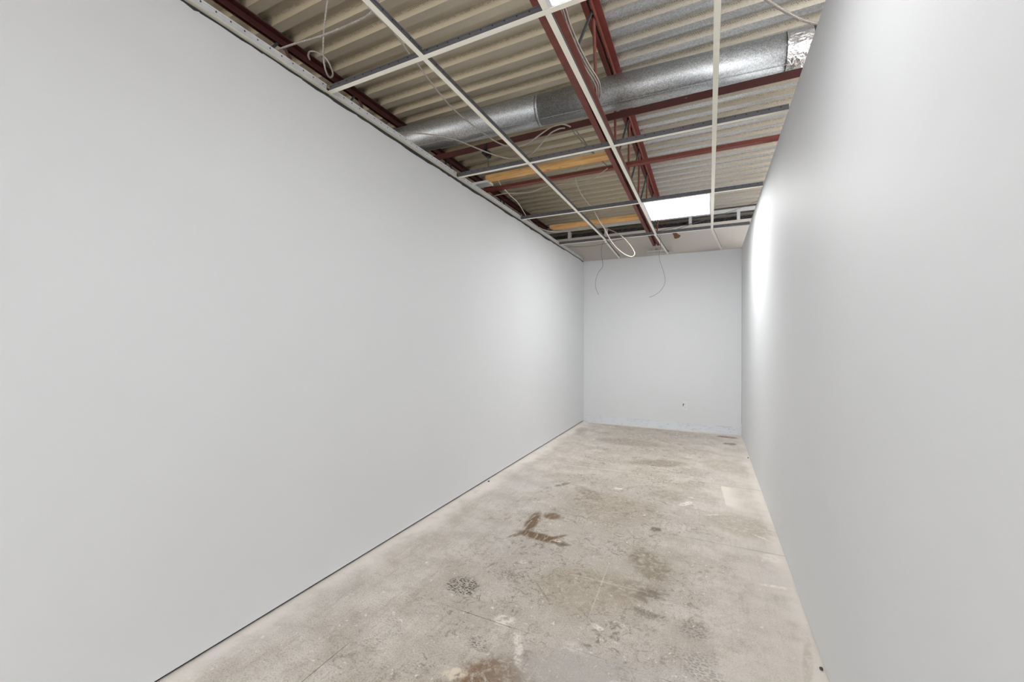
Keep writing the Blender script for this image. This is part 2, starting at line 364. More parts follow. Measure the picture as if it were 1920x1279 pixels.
def smooth_path(pts, sub=6):
    P = [Vector(p) for p in pts]; out = []
    for i in range(len(P)-1):
        p0 = P[max(i-1, 0)]; p1 = P[i]; p2 = P[i+1]; p3 = P[min(i+2, len(P)-1)]
        for k in range(sub):
            u = k/sub
            out.append(0.5*((2*p1)+(p2-p0)*u+(2*p0-5*p1+4*p2-p3)*u*u+(3*p1-p0-3*p2+p3)*u**3))
    out.append(P[-1]); return out
def resample(P, step):
    out = [P[0]]; acc = 0
    for a, b in zip(P, P[1:]):
        L = (b-a).length
        if L < 1e-9: continue
        d = step-acc
        while d <= L: out.append(a+(b-a)*(d/L)); d += step
        acc = (acc+L) % step
    if (out[-1]-P[-1]).length > step*0.2: out.append(P[-1])
    return out
def tube(bm, P, radii, seg=8, cap=True):
    rings = []; up = Vector((0, 0, 1)); t0 = None; nrm = None
    for i, p in enumerate(P):
        a = P[max(i-1, 0)]; b = P[min(i+1, len(P)-1)]; t = (b-a).normalized()
        if nrm is None:
            nrm = t.orthogonal().normalized()
        else:
            nrm = (nrm - t*nrm.dot(t)).normalized()
        bn = t.cross(nrm); r = radii[i] if isinstance(radii, list) else radii
        rings.append([bm.verts.new(p+(nrm*math.cos(2*math.pi*k/seg)+bn*math.sin(2*math.pi*k/seg))*r) for k in range(seg)])
    for A, B in zip(rings, rings[1:]):
        for k in range(seg): bm.faces.new((A[k], A[(k+1) % seg], B[(k+1) % seg], B[k]))
    if cap: bm.faces.new(rings[0][::-1]); bm.faces.new(rings[-1])
def cable(name, pts, r, m, label, cat, ribbed=False, group=None):
    base = Vector(pts[0]); P = smooth_path([Vector(p)-base for p in pts])
    bm = bmesh.new()
    if ribbed:
        P = resample(P, 0.0035); tube(bm, P, [r*(1.06 if i % 2 else 0.74) for i in range(len(P))], 8)
    else:
        P = resample(P, 0.012); tube(bm, P, r, 8)
    return tag(link_mesh(name, bm, m, None, base, smooth=not ribbed), label, cat, group)
def rel(bm, base):
    bmesh.ops.translate(bm, verts=bm.verts, vec=-Vector(base))
def part(name, bm, m, parent, smooth=False):   # mesh given in world coordinates, hung under its thing
    rel(bm, parent.matrix_basis.translation if parent.parent is None else parent.parent.location + parent.location)
    return link_mesh(name, bm, m, parent, (0, 0, 0), smooth)
def struct(name, bm, m, parent=None, smooth=False):
    o = link_mesh(name, bm, m, parent, (0, 0, 0), smooth)
    o['kind'] = 'structure'
    return o

# ================================================================== the setting
bm = bmesh.new(); box(bm, -4.6, 4.6, -3.4, 8.2, -0.05, 0.0); struct('floor', bm, 'floor')

# steel roof deck: trapezoid flutes running across the room
def deck():
    bm = bmesh.new(); pitch = 0.152; d = 0.038
    prof = []
    k0 = -int((2.647+3.4)/pitch); k1 = int((8.2-2.647)/pitch)
    for k in range(k0, k1+1):
        y = 2.647+k*pitch-0.055*0
        prof += [(y, 0.0), (y+0.058, 0.0), (y+0.058+0.014, d), (y+pitch-0.022, d)]
    a = [bm.verts.new((-4.6, p[0], p[1])) for p in prof]; b = [bm.verts.new((4.6, p[0], p[1])) for p in prof]
    for i in range(len(prof)-1): bm.faces.new((a[i], b[i], b[i+1], a[i+1]))
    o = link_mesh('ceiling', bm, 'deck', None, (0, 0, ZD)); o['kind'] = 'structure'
    m = o.modifiers.new('thickness', 'SOLIDIFY'); m.thickness = 0.0015; m.offset = 1
    bm = bmesh.new(); box(bm, -4.6, 4.6, -3.4, 8.2, ZD+0.045, ZD+0.12)
    struct('roof_slab', bm, 'black', o).location = (0, 0, -ZD)
deck()

rnd = random.Random(4)
def ragged(y0, y1, z0, amp):
    out = []; y = y0; z = z0
    while y < y1:
        out.append((y, z)); y += rnd.uniform(0.02, 0.09)
        z += rnd.uniform(-amp, amp); z = min(max(z, z0-0.011), z0+0.009)
        if rnd.random() < 0.12: out.append((y-0.004, z+rnd.uniform(-0.004, 0.004)))
    out.append((y1, z)); return out
def board_x(bm, x0, x1, y0, y1, zb, top):      # board in the y-z plane with a hand-cut top edge
    lo = zb
    a0 = [bm.verts.new((x0, y, z)) for y, z in top]; a1 = [bm.verts.new((x1, y, z)) for y, z in top]
    b0 = [bm.verts.new((x0, y, lo)) for y, z in top]; b1 = [bm.verts.new((x1, y, lo)) for y, z in top]
    for i in range(len(top)-1):
        bm.faces.new((a0[i], a0[i+1], b0[i+1], b0[i])); bm.faces.new((a1[i], b1[i], b1[i+1], a1[i+1]))
        bm.faces.new((a0[i], a1[i], a1[i+1], a0[i+1])); bm.faces.new((b0[i], b0[i+1], b1[i+1], b1[i]))
    bm.faces.new((a0[0], b0[0], b1[0], a1[0])); bm.faces.new((a0[-1], a1[-1], b1[-1], b0[-1]))

# left wall: board stopping ragged below the grid, steel track behind, black strip painting the shade of the floor gap
bm = bmesh.new(); board_x(bm, XL-0.014, XL, -2.4, YB, 0.015, ragged(-2.4, YB, 2.536, 0.006))
wl = struct('wall_left', bm, 'wall')
bm = bmesh.new(); box(bm, XL-0.0195, XL-0.0155, -2.4, YB, 0.0, 0.03); struct('dark_gap', bm, 'black', wl)
bm = bmesh.new(); box(bm, XL-0.115, XL-0.020, -2.4, YB+0.1, 0.0, 2.60); struct('track', bm, 'track', wl)
bm = bmesh.new(); box(bm, XL-0.134, XL-0.120, -2.4, YB+0.1, 0.0, 2.585); struct('rear_board', bm, 'board', wl)
# right wall
bm = bmesh.new(); board_x(bm, XR, XR+0.014, -2.4, YB, 0.005, [(-2.4, 2.582), (YB, 2.577)])
wr = struct('wall_right', bm, 'wall')
bm = bmesh.new(); box(bm, XR+0.017, XR+0.11, -2.4, YB+0.1, 0.0, 2.57); struct('track', bm, 'track', wr)
bm = bmesh.new(); box(bm, XR+0.115, XR+0.129, -2.4, YB+0.1, 0.0, 2.57); struct('rear_board', bm, 'board', wr)
# back wall, painted up to the grid
bm = bmesh.new(); box(bm, XL-0.014, XR-0.0015, YB, YB+0.013, 0.0, 2.560)
wb = struct('wall_back', bm, 'wall_back')
# bare board carrying on above the grid
bm = bmesh.new(); box(bm, -4.6, 4.6, YB+0.016, YB+0.030, 2.30, 2.962)
ub = struct('upper_board', bm, 'board', wb)
bm = bmesh.new()
prof = [(-0.505, 2.925), (-0.42, 2.915), (-0.432, 2.868), (-0.41, 2.845), (-0.375, 2.825), (-0.392, 2.795), (-0.44, 2.782), (-0.462, 2.79), (-0.474, 2.84), (-0.487, 2.862)]
a = [bm.verts.new((p[0], YB+0.0135, p[1])) for p in prof]; b = [bm.verts.new((p[0], YB+0.016, p[1])) for p in prof]
for i in range(len(prof)): bm.faces.new((a[i], a[(i+1) % len(prof)], b[(i+1) % len(prof)], b[i]))
bm.faces.new(a[::-1]); bm.faces.new(b)
struct('torn_paper', bm, 'paper', wb)
# dark closing wall of the plenum behind
bm = bmesh.new(); box(bm, -4.6, 4.6, 7.3, 7.35, 0.0, ZD+0.04); struct('wall_rear_plenum', bm, 'black')
# unseen wall added to shade the plenum on the left
bm = bmesh.new(); box(bm, -4.6, -4.5, -3.4, 7.3, 0.0, ZD+0.04); struct('left_light_blocker', bm, 'board')

# unseen blocker added behind the camera, keeping daylight out of the ceiling void
bm = bmesh.new(); box(bm, -4.5, 4.6, -2.55, -2.45, 2.60, ZD+0.04); struct('near_light_blocker', bm, 'board')

# ================================================================== suspended ceiling grid
def tee_mesh(L, web_h=0.038, face=0.0255, notch=0.0, notch2=0.0):
    bm1 = bmesh.new(); box(bm1, 0, L, -face/2, face/2, 0.0, 0.0012)
    bm2 = bmesh.new(); box(bm2, notch, L-notch2, -0.0012, 0.0012, 0.0012, web_h-0.007)
    box(bm2, notch, L-notch2, -0.0035, 0.0035, web_h-0.007, web_h)
    return bm1, bm2
def tee(kind, p0, p1, label, group, web='tee_web', notch=0.0):
    p0 = Vector(p0); p1 = Vector(p1); L = (p1-p0).length
    t = thing(kind, label, 'ceiling tee', p0, group, math.atan2(p1.y-p0.y, p1.x-p0.x))
    t.rotation_euler[1] = -math.asin((p1.z-p0.z)/L)
    a, b = tee_mesh(L, notch=notch)
    link_mesh('face', a, 'tee_face', t); link_mesh('web', b, web, t)
    return t
order = ['nearest the camera', 'second from the camera', 'at the far light', 'closest to the back wall']
for k, y in enumerate(ROWS):
    tee('main_tee', (XL-0.018+0.004, y, ZC), (XR-0.001, y, ZC), 'long cream grid bar crossing the room from wall to wall, ' + order[k], 'main tees crossing the room', notch=0.016)
bays = ['nearest bay, leaving the photo', 'second bay from the camera', 'third bay from the camera', 'fourth bay from the camera', 'last bay, at the back wall']
ends = [0.30]+ROWS+[YB-0.008]
g = 0.0137
last = [((-1.206, 0), (-1.249, 0)), ((-0.592, 0), (-0.547, 0)), ((0.026, 0), (0.151, 0))]
lines = ['cream grid bar, line second from left wall, ', 'cream grid bar, line left of the lights, ', 'cream grid bar, line nearest the right wall, ']
for i, cx in enumerate(COLS):
    for k in range(5):
        y0, y1 = ends[k]+g, ends[k+1]-(g if k < 4 else 0)
        x0 = x1 = cx
        if k == 4: x0, x1 = last[i][0][0], last[i][1][0]
        tee('cross_tee', (x0, y0, ZC), (x1, y1, ZC), lines[i]+bays[k], 'cross tees running down the room')
for k in range(5):
    y0, y1 = ends[k]+g, ends[k+1]-(g if k < 4 else 0)
    tee('cross_tee', (XL-0.0045, y0, ZC), (XL-0.0045, y1, ZC), 'white perforated edge bar atop left wall, '+bays[k], 'edge bars along the left wall', 'tee_web_white')

# ================================================================== ceiling lights
def panel(x0, x1, y0, y1, em, label):
    t = thing('ceiling_light', label, 'ceiling light', ((x0+x1)/2, (y0+y1)/2, ZC+0.002), 'square ceiling light panels')
    w = 0.026; z0, z1 = ZC+0.002, ZC+0.014
    bm = bmesh.new()
    box(bm, x0, x0+w, y0, y1, z0, z1); box(bm, x1-w, x1, y0, y1, z0, z1)
    box(bm, x0+w, x1-w, y0, y0+w*0.35, z0, z1); box(bm, x0+w, x1-w, y1-w*0.35, y1, z0, z1)
    box(bm, x0, x1, y0, y1, z1, z1+0.022)
    part('frame', bm, 'frame', t)
    bm = bmesh.new(); box(bm, x0+w, x1-w, y0+w*0.35, y1-w*0.35, z0+0.002, z0+0.006)
    part('diffuser', bm, em, t)
panel(-0.580, 0.023, 0.905, 1.507, 'near_light', 'square light panel at the top edge of the photo, nearest the camera')
panel(-0.580, 0.023, 3.974, 4.592, 'far_light', 'glowing white square light panel deeper in the room, in front of the dark beam')

# ================================================================== roof joists
def angle_along(bm, A, B, hx, up=True, leg=0.042, th=0.005, side=1):
    # steel angle from A to B (nearly along y): horizontal leg on A/B height, vertical leg on the side facing the joist centre
    for (x0, x1, z0, z1) in (((0, leg, 0, th) if up else (0, leg, -th, 0)), ((0, th, 0, leg) if up else (0, th, -leg, 0))):
        vs = []
        for P in (A, B):
            for (dx, dz) in ((x0, z0), (x1, z0), (x1, z1), (x0, z1)):
                vs.append(bm.verts.new((P[0]+hx+side*dx, P[1], P[2]+dz)))
        for f in ((0, 1, 2, 3), (7, 6, 5, 4), (0, 4, 5, 1), (1, 5, 6, 2), (2, 6, 7, 3), (3, 7, 4, 0)): bm.faces.new([vs[i] for i in f])
def joist(xt, slope_t, xb, slope_b, y0, y1, label, skip=(), zb=2.682, leg=0.042, paint='red'):
    cx = lambda s, m, y: s+m*y
    t = thing('roof_joist', label, 'steel joist', (xb+slope_b*y0, y0, zb), 'open web roof joists')
    for nm, (s, m, z, up) in dict(top_chord=(xt, slope_t, ZD-0.001, False), bottom_chord=(xb, slope_b, zb, True)).items():
        for side in (-1, 1):
            bm = bmesh.new()
            angle_along(bm, (s+m*y0, y0, z), (s+m*y1, y1, z), side*0.009, up, leg, 0.005, side)
            part(nm, bm, paint, t)
    n0 = 2.29
    for k in range(-7, 7):
        yt = n0+k*0.613; yb = yt+0.27; yp = yt-0.28
        for j, (ya, yz, mm, r) in enumerate(((yt+0.02, yb, paint, 0.0095), (yt-0.01, yp, 'rod', 0.0085))):
            if (k, j) in skip or ya > y1-0.05 or yz > y1-0.02 or yz < y0: continue
            A = Vector((xt+slope_t*ya, ya, ZD-0.02)); B = Vector((xb+slope_b*yz, yz, zb+0.02))
            bm = bmesh.new(); tube(bm, [A, B], r, 8)
            o = part('web_bar', bm, mm, t)
            if j: o['label'] = 'dark grey web bar'
    return t
jc = joist(-0.585, -0.008, -0.606, -0.0145, -2.3, 6.30, 'red steel joist over the middle of the room, left of the light panels', skip=((1, 1),))
jl = joist(-2.440, 0.0, -2.44, 0.0, -2.3, 6.36, 'shade-darkened red steel joist beyond the top of the left wall', zb=2.70, paint='shaded_red')

# bearing of the middle joist at the back wall
t = thing('joist_seat', 'pale steel and mortar seat under the far end of the middle red joist', 'bracket', (-0.70, 6.33, 2.605))
bm = bmesh.new(); box(bm, -0.83, -0.50, 6.28, 6.395, 2.605, 2.614); part('base_plate', bm, 'stud', t)
bm = bmesh.new(); box(bm, -0.775, -0.712, 6.31, 6.39, 2.614, 2.676); box(bm, -0.682, -0.63, 6.31, 6.39, 2.614, 2.668); box(bm, -0.712, -0.682, 6.36, 6.39, 2.614, 2.65)
part('mortar_pad', bm, 'mortar', t)

# angle-iron braces crossing under the deck
def brace(y, z, x0, x1, label, flip, h=0.036, w=0.042, th=0.005, bolts=(), paint='red'):
    t = thing('bridging_angle', label, 'steel brace', (x0, y, z), 'red angle braces crossing the joists')
    bm = bmesh.new()
    if flip: box(bm, x0, x1, y, y+w, z+h-th, z+h); box(bm, x0, x1, y, y+th, z, z+h-th)
    else: box(bm, x0, x1, y, y+th, z+th, z+h); box(bm, x0, x1, y, y+w, z, z+th)
    part('angle_bar', bm, paint, t)
    for bx in bolts:
        bm = bmesh.new(); tube(bm, [Vector((bx, y-0.010, z+h*0.5)), Vector((bx, y+0.012, z+h*0.5))], 0.006, 6)
        part('bolt', bm, 'rod', t)
brace(2.725, 2.735, -2.9, 1.5, 'shade-darkened red angle brace crossing right below the round duct', True, 0.046, 0.05, bolts=(-0.13, -0.72), paint='shaded_red')
brace(3.412, 2.707, -2.9, 1.5, 'red angle brace crossing between the duct and the far ceiling light', False, 0.026, 0.046)

# ================================================================== round duct
def duct():
    z = 2.945; r = 0.1085
    cy = lambda x: 2.70+(x+2.25)*0.0497+0.0
    base = (-2.9, cy(-2.9), z)
    t = thing('round_duct', 'galvanised round air duct crossing above the ceiling grid', 'air duct', base)
    def cyl(name, x0, x1, rr, m, rings=None, seg=56, n=2):
        bm = bmesh.new(); xs = [x0+(x1-x0)*i/(n-1) for i in range(n)]
        rr_ = [rr if rings is None else rr*rings(i) for i in range(n)]
        tube(bm, [Vector((x, cy(x), z)) for x in xs], rr_, seg)
        return part(name, bm, m, t, smooth=True)
    cyl('duct_section', -3.6, -1.105, r, 'galv')
    cyl('duct_section', -1.115, 0.405, r*0.982, 'galv')
    # seam bead, standing lock seam along the underside
    cyl('seam_bead', -1.122, -1.104, r*1.006, 'galv')
    bm = bmesh.new()
    for (xa, xb, rr) in ((-3.6, -1.13, r), (-1.09, 0.40, r*0.982)):
        a = math.radians(-62)
        pts = [Vector((x, cy(x)+math.cos(a)*rr*-1+0.0, z+math.sin(a)*rr)) for x in (xa, xb)]
        tube(bm, pts, 0.0016, 6)
        a = math.radians(-112)
        pts = [Vector((x, cy(x)-math.cos(a)*rr, z+math.sin(a)*rr)) for x in (xa, xb)]
        tube(bm, pts, 0.0022, 6)
    part('lock_seam', bm, 'galv', t)
    rg = random.Random(9)
    bm = bmesh.new(); n, seg = 26, 72; rows = []
    for i in range(n):
        x = 0.395+(0.125)*i/(n-1)
        rows.append([bm.verts.new((x, cy(x)+math.cos(2*math.pi*k/seg)*(r*1.005+rg.uniform(-0.0012, 0.0022)), z+math.sin(2*math.pi*k/seg)*(r*1.005+rg.uniform(-0.0012, 0.0022)))) for k in range(seg)])
    for A, B in zip(rows, rows[1:]):
        for k in range(seg): bm.faces.new((A[k], A[(k+1) % seg], B[(k+1) % seg], B[k]))
    part('foil_tape', bm, 'foil', t, smooth=True)
    cyl('flexible_hose', 0.515, 1.5, r*1.03, 'flex', rings=lambda i: 1.0 if (i//2) % 2 else 0.94, n=140)
    return t
duct()

# ================================================================== timber, back framing, beam
def timber(x0, x1, y0, y1, z0, z1, skew, label):
    t = thing('timber', label, 'wooden board', (x0, y0, z0), 'loose timbers above the grid')
    bm = bmesh.new(); box(bm, x0, x1, y0, y1, z0, z1)
    bmesh.ops.bevel(bm, geom=bm.edges[:], offset=0.002, segments=1, affect='EDGES')
    o = part('board', bm, 'wood', t); t.rotation_euler = (0, 0, skew); return t
def single(name, bm, m, base, label, cat, group=None, rotz=0, smooth=False):
    rel(bm, base); o = link_mesh(name, bm, m, None, base, smooth); o.rotation_euler = (0, 0, rotz)
    return tag(o, label, cat, group)
bm = bmesh.new(); box(bm, -1.775, -0.668, 3.124, 3.204, 2.6885, 2.723); bmesh.ops.bevel(bm, geom=bm.edges[:], offset=0.002, segments=1, affect='EDGES')
single('timber', bm, 'wood', (-1.775, 3.124, 2.6885), 'pine board resting on the joist in front of the second crossing brace', 'wooden board', 'loose timbers above the grid')
bm = bmesh.new(); box(bm, -1.80, -0.70, 4.795, 4.915, 2.6885, 2.724); bmesh.ops.bevel(bm, geom=bm.edges[:], offset=0.002, segments=1, affect='EDGES')
single('timber', bm, 'wood', (-1.80, 4.795, 2.6885), 'pine board further back, just before the dark beam', 'wooden board', 'loose timbers above the grid')
bm = bmesh.new(); box(bm, -2.1, -1.80, 3.215, 3.315, 2.70, 2.72)  # added block, its white colour painting the glare there
single('glare_block', bm, 'plastic', (-2.1, 3.215, 2.70), 'short block whitened for glare at the left end of the nearer pine board', 'board')

for i, (x, lab) in enumerate(((-2.069, 'thin steel stud left of the dark gap, above the left corner of the back wall'), (-1.469, 'steel stud above the back wall, behind the hanging white cable loop'), (-0.249, 'steel stud above the back wall, right behind the far light panel'), (0.362, 'steel stud above the back wall, closest to the right wall'))):
    bm = bmesh.new(); box(bm, x-0.02, x+0.02, YB+0.018, YB+0.020, 2.95, 3.075); box(bm, x+0.018, x+0.020, YB+0.02, YB+0.10, 2.95, 3.075); box(bm, x-0.02, x-0.018, YB+0.02, YB+0.10, 2.95, 3.075)
    o = single('metal_stud', bm, 'stud', (x, YB+0.018, 2.95), lab, 'metal stud', 'studs over the back wall')
bm = bmesh.new(); box(bm, -4.4, 4.4, YB+0.012, YB+0.014, 3.072, 3.122); box(bm, -4.4, 4.4, YB+0.014, YB+0.10, 3.122, 3.124)
single('top_track', bm, 'stud', (-4.4, YB+0.012, 3.07), 'long galvanised track along the top of the steel studs over the back wall', 'metal track')
def beam():
    bm = bmesh.new(); n = 260; m = 14; rg = random.Random(2); rows = []
    for i in range(n+1):
        x = -4.4+8.8*i/n; ring = []
        for k in range(m):
            a = 2*math.pi*k/m; ry = 0.10; rz = 0.078
            y = 6.66+math.copysign(abs(math.cos(a))**0.6, math.cos(a))*ry+rg.uniform(-0.006, 0.006)
            z = 2.985+math.copysign(abs(math.sin(a))**0.6, math.sin(a))*rz+rg.uniform(-0.006, 0.006)
            ring.append(bm.verts.new((x, y, z)))
        rows.append(ring)
    for A, B in zip(rows, rows[1:]):
        for k in range(m): bm.faces.new((A[k], A[(k+1) % m], B[(k+1) % m], B[k]))
    bm.faces.new(rows[0][::-1]); bm.faces.new(rows[-1])
    single('insulated_beam', bm, 'beam', (-4.4, 6.66, 2.985), 'dark fuzzy sprayed beam behind the studs over the back wall', 'beam', smooth=True)
beam()

# clamp with threaded rod holding the second crossing bar
t = thing('hanger_clamp', 'black beam clamp and rod hanging from the brace below the duct, left side', 'clamp', (-1.50, 2.745, 2.60))
bm = bmesh.new(); box(bm, -1.575, -1.53, 2.716, 2.785, 2.702, 2.730); box(bm, -1.555, -1.535, 2.716, 2.7215, 2.71, 2.775); box(bm, -1.56, -1.53, 2.745, 2.78, 2.685, 2.700)
part('clamp_body', bm, 'slot', t)
bm = bmesh.new(); tube(bm, [Vector((-1.545, 2.758, 2.70)), Vector((-1.535, 2.748, 2.604))], 0.0035, 8); part('rod', bm, 'rod', t)

# ================================================================== cables
PATH = {
'conduit_A': [(-1.896, 1.275, 2.66), (-1.803, 1.302, 2.68), (-1.666, 1.34, 2.7), (-1.519, 1.366, 2.72), (-1.402, 1.381, 2.74), (-1.342, 1.371, 2.76), (-1.293, 1.353, 2.78), (-1.243, 1.326, 2.8)] ,
'conduit_B': [(-1.8, 1.485, 3.115), (-1.828, 1.515, 3.065), (-1.856, 1.526, 2.997), (-1.884, 1.539, 2.929), (-1.912, 1.56, 2.835), (-1.94, 1.593, 2.79), (-1.968, 1.638, 2.774), (-1.996, 1.684, 2.8), (-2.024, 1.719, 2.85), (-2.052, 1.727, 2.905), (-2.08, 1.723, 2.953), (-2.108, 1.708, 2.981), (-2.136, 1.682, 2.992), (-2.164, 1.671, 2.993), (-2.192, 1.682, 2.986), (-2.22, 1.715, 2.989)] ,
'conduit_C': [(-1.426, 1.404, 2.8), (-1.418, 1.47, 2.795), (-1.416, 1.579, 2.79), (-1.441, 1.714, 2.785), (-1.447, 1.791, 2.78), (-1.464, 1.889, 2.775), (-1.49, 2.079, 2.77), (-1.498, 2.212, 2.765), (-1.485, 2.385, 2.76), (-1.464, 2.532, 2.755), (-1.452, 2.695, 2.764), (-1.352, 2.695, 2.706), (-1.265, 2.695, 2.685), (-1.189, 2.695, 2.687), (-1.089, 2.695, 2.731), (-1.012, 2.695, 2.763), (-0.946, 2.695, 2.772), (-0.903, 2.695, 2.762), (-0.86, 2.695, 2.736)] ,
'conduit_D': [(-1.873, 2.094, 2.64), (-1.87, 2.119, 2.648), (-1.786, 2.181, 2.656), (-1.706, 2.256, 2.664), (-1.606, 2.391, 2.672), (-1.56, 2.538, 2.68), (-1.507, 2.69, 2.685), (-1.409, 2.72, 2.645), (-1.305, 2.735, 2.619), (-1.199, 2.735, 2.618), (-1.121, 2.72, 2.647), (-1.054, 2.705, 2.699), (-1.005, 2.695, 2.726), (-0.946, 2.695, 2.741), (-0.902, 2.695, 2.738)] ,
'conduit_E': [(-0.895, 2.828, 2.8), (-0.896, 2.908, 2.795), (-0.882, 3.0, 2.79), (-0.866, 3.098, 2.785), (-0.847, 3.243, 2.78), (-0.813, 3.388, 2.775), (-0.788, 3.498, 2.77)] ,
'conduit_E2': [(-0.879, 2.828, 2.8), (-0.873, 2.93, 2.8), (-0.865, 3.03, 2.8), (-0.864, 3.123, 2.8), (-0.857, 3.215, 2.8), (-0.843, 3.313, 2.8)] ,
'conduit_G': [(-0.999, 3.55, 2.851), (-1.025, 3.55, 2.842), (-1.084, 3.6, 2.839), (-1.117, 3.65, 2.826), (-1.136, 3.7, 2.819), (-1.142, 3.75, 2.787), (-1.14, 3.88, 2.722), (-1.106, 3.95, 2.668), (-1.08, 4.03, 2.628), (-1.054, 4.06, 2.591), (-1.024, 4.1, 2.527), (-1.013, 4.2, 2.491), (-0.994, 4.3, 2.452), (-0.971, 4.35, 2.391), (-0.938, 4.4, 2.328), (-0.886, 4.42, 2.262), (-0.822, 4.45, 2.205), (-0.76, 4.5, 2.181), (-0.729, 4.5, 2.189), (-0.725, 4.52, 2.225), (-0.756, 4.55, 2.285), (-0.813, 4.6, 2.367), (-0.871, 4.6, 2.432), (-0.968, 4.68, 2.515), (-1.082, 4.78, 2.592), (-1.172, 4.86, 2.638), (-1.246, 4.86, 2.649), (-1.349, 4.76, 2.61), (-1.464, 4.6, 2.564), (-1.536, 4.45, 2.527), (-1.598, 4.3, 2.499), (-1.675, 4.2, 2.513), (-1.731, 4.12, 2.549), (-1.765, 4.06, 2.592), (-1.791, 4.07, 2.633)] ,
'conduit_F': [(-1.879, 3.421, 2.64), (-1.819, 3.406, 2.644), (-1.708, 3.41, 2.648), (-1.667, 3.439, 2.652), (-1.601, 3.474, 2.655), (-1.489, 3.501, 2.659), (-1.398, 3.472, 2.663), (-1.315, 3.461, 2.667), (-1.237, 3.474, 2.671), (-1.093, 3.509, 2.675), (-1.006, 3.527, 2.678), (-0.906, 3.488, 2.682), (-0.798, 3.397, 2.686), (-0.757, 3.361, 2.69)] ,
'wire_white': [(-1.978, 3.749, 2.95), (-1.968, 3.778, 2.903), (-1.933, 3.82, 2.856), (-1.899, 3.88, 2.809), (-1.857, 3.964, 2.761), (-1.855, 4.099, 2.714), (-1.844, 4.167, 2.667), (-1.804, 4.101, 2.62)] ,
'wire_hang_left': [(-1.183, 5.15, 2.541), (-1.211, 5.15, 2.524), (-1.233, 5.15, 2.458), (-1.233, 5.15, 2.373), (-1.219, 5.15, 2.295), (-1.216, 5.15, 2.22), (-1.25, 5.15, 2.179), (-1.284, 5.15, 2.123), (-1.304, 5.15, 2.05), (-1.308, 5.15, 1.982), (-1.29, 5.15, 1.92), (-1.266, 5.15, 1.868)] ,
'wire_hang_right': [(-0.547, 5.28, 2.582), (-0.536, 5.28, 2.479), (-0.541, 5.28, 2.394), (-0.55, 5.28, 2.354), (-0.553, 5.28, 2.324), (-0.54, 5.28, 2.245), (-0.515, 5.28, 2.168), (-0.49, 5.28, 2.076), (-0.487, 5.28, 1.984), (-0.533, 5.28, 1.899), (-0.595, 5.28, 1.85), (-0.667, 5.28, 1.818)] ,
'conduit_R': [(0.167, 1.954, 2.72), (0.219, 2.03, 2.715), (0.248, 2.063, 2.71), (0.278, 2.097, 2.705), (0.321, 2.143, 2.7), (0.354, 2.176, 2.695), (0.385, 2.2, 2.69), (0.423, 2.225, 2.685), (0.46, 2.244, 2.68)] ,
'conduit_bundle': [(-0.61, 1.677, 2.735), (-0.604, 1.731, 2.735), (-0.612, 1.815, 2.735), (-0.614, 1.885, 2.735), (-0.614, 2.021, 2.735), (-0.606, 2.159, 2.735), (-0.596, 2.248, 2.735), (-0.593, 2.323, 2.735), (-0.608, 2.406, 2.735), (-0.629, 2.467, 2.735)] ,
'wireR1': [(-0.602, 5.274, 2.62), (-0.348, 5.293, 2.66), (-0.057, 5.291, 2.7), (0.321, 5.675, 2.9), (0.569, 5.935, 3.05)] ,
'wireR2': [(-0.605, 5.3, 2.62), (-0.402, 5.368, 2.64), (-0.174, 5.379, 2.7), (0.087, 5.558, 2.8), (0.299, 5.685, 2.88)] ,
'wireV': [(-0.62, 5.211, 2.6), (-0.617, 5.818, 2.9)] ,
'cable_row4': [(-1.723, 5.3, 2.552), (-1.501, 5.3, 2.534), (-1.322, 5.3, 2.537), (-1.149, 5.3, 2.558), (-1.013, 5.3, 2.578), (-0.848, 5.3, 2.594)] ,

}
cable('armoured_cable', PATH['conduit_A'], 0.0052, 'mc', 'ribbed metal cable crossing from the top of the left wall at the upper left', 'cable', True)
cable('armoured_cable', PATH['conduit_B'], 0.0050, 'mc', 'ribbed metal cable hanging down and curling back by the left joist', 'cable', True)
cable('armoured_cable', PATH['conduit_C'], 0.0052, 'mc', 'ribbed metal cable dipping from the upper left past the duct', 'cable', True)
cable('armoured_cable', PATH['conduit_D'], 0.0050, 'mc', 'ribbed metal cable running from the left wall top beneath the duct', 'cable', True)
cable('armoured_cable', PATH['conduit_R'], 0.0068, 'mc', 'thick ribbed metal cable in the upper right corner going over the right wall', 'cable', True)
cable('electric_cable', PATH['conduit_E'], 0.0045, 'mc_dark', 'dull cable dropping behind the second crossing bar, left of the pair', 'cable')
cable('electric_cable', PATH['conduit_E2'], 0.0045, 'mc_dark', 'dull cable dropping behind the second crossing bar, right of the pair', 'cable')
cable('electric_cable', PATH['conduit_G'], 0.0052, 'beige_cable', 'long white cable sagging from the left wall into a hanging loop near the back wall', 'cable')
cable('electric_cable', PATH['conduit_F'], 0.0045, 'beige_cable', 'thin wavy cable crossing between the second and third bars to the joist', 'cable')
cable('electric_cable', PATH['wire_white'], 0.0040, 'white_cable', 'white flat cable curving down to the left end of the third crossing bar', 'cable')
cable('electric_cable', PATH['cable_row4'], 0.0030, 'mc_dark', 'thin dark cable lying behind the fourth crossing bar', 'cable')
for k, dx in enumerate((0.0, 0.012, 0.023)):
    P = [(p[0]+dx, p[1], p[2]+0.004*k) for p in PATH['conduit_bundle']]
    cable('armoured_cable', P, 0.0048, 'mc', ['left', 'middle', 'right'][k]+' one of three ribbed cables bundled beside the middle joist', 'cable', True, 'bundled cables along the joist')
cable('wire', PATH['wire_hang_left'], 0.0022, 'grey_wire', 'thin wire dangling in front of the back wall, the left one', 'wire')
cable('wire', PATH['wire_hang_right'], 0.0020, 'grey_wire', 'thin wire dangling in front of the back wall, the right one', 'wire')
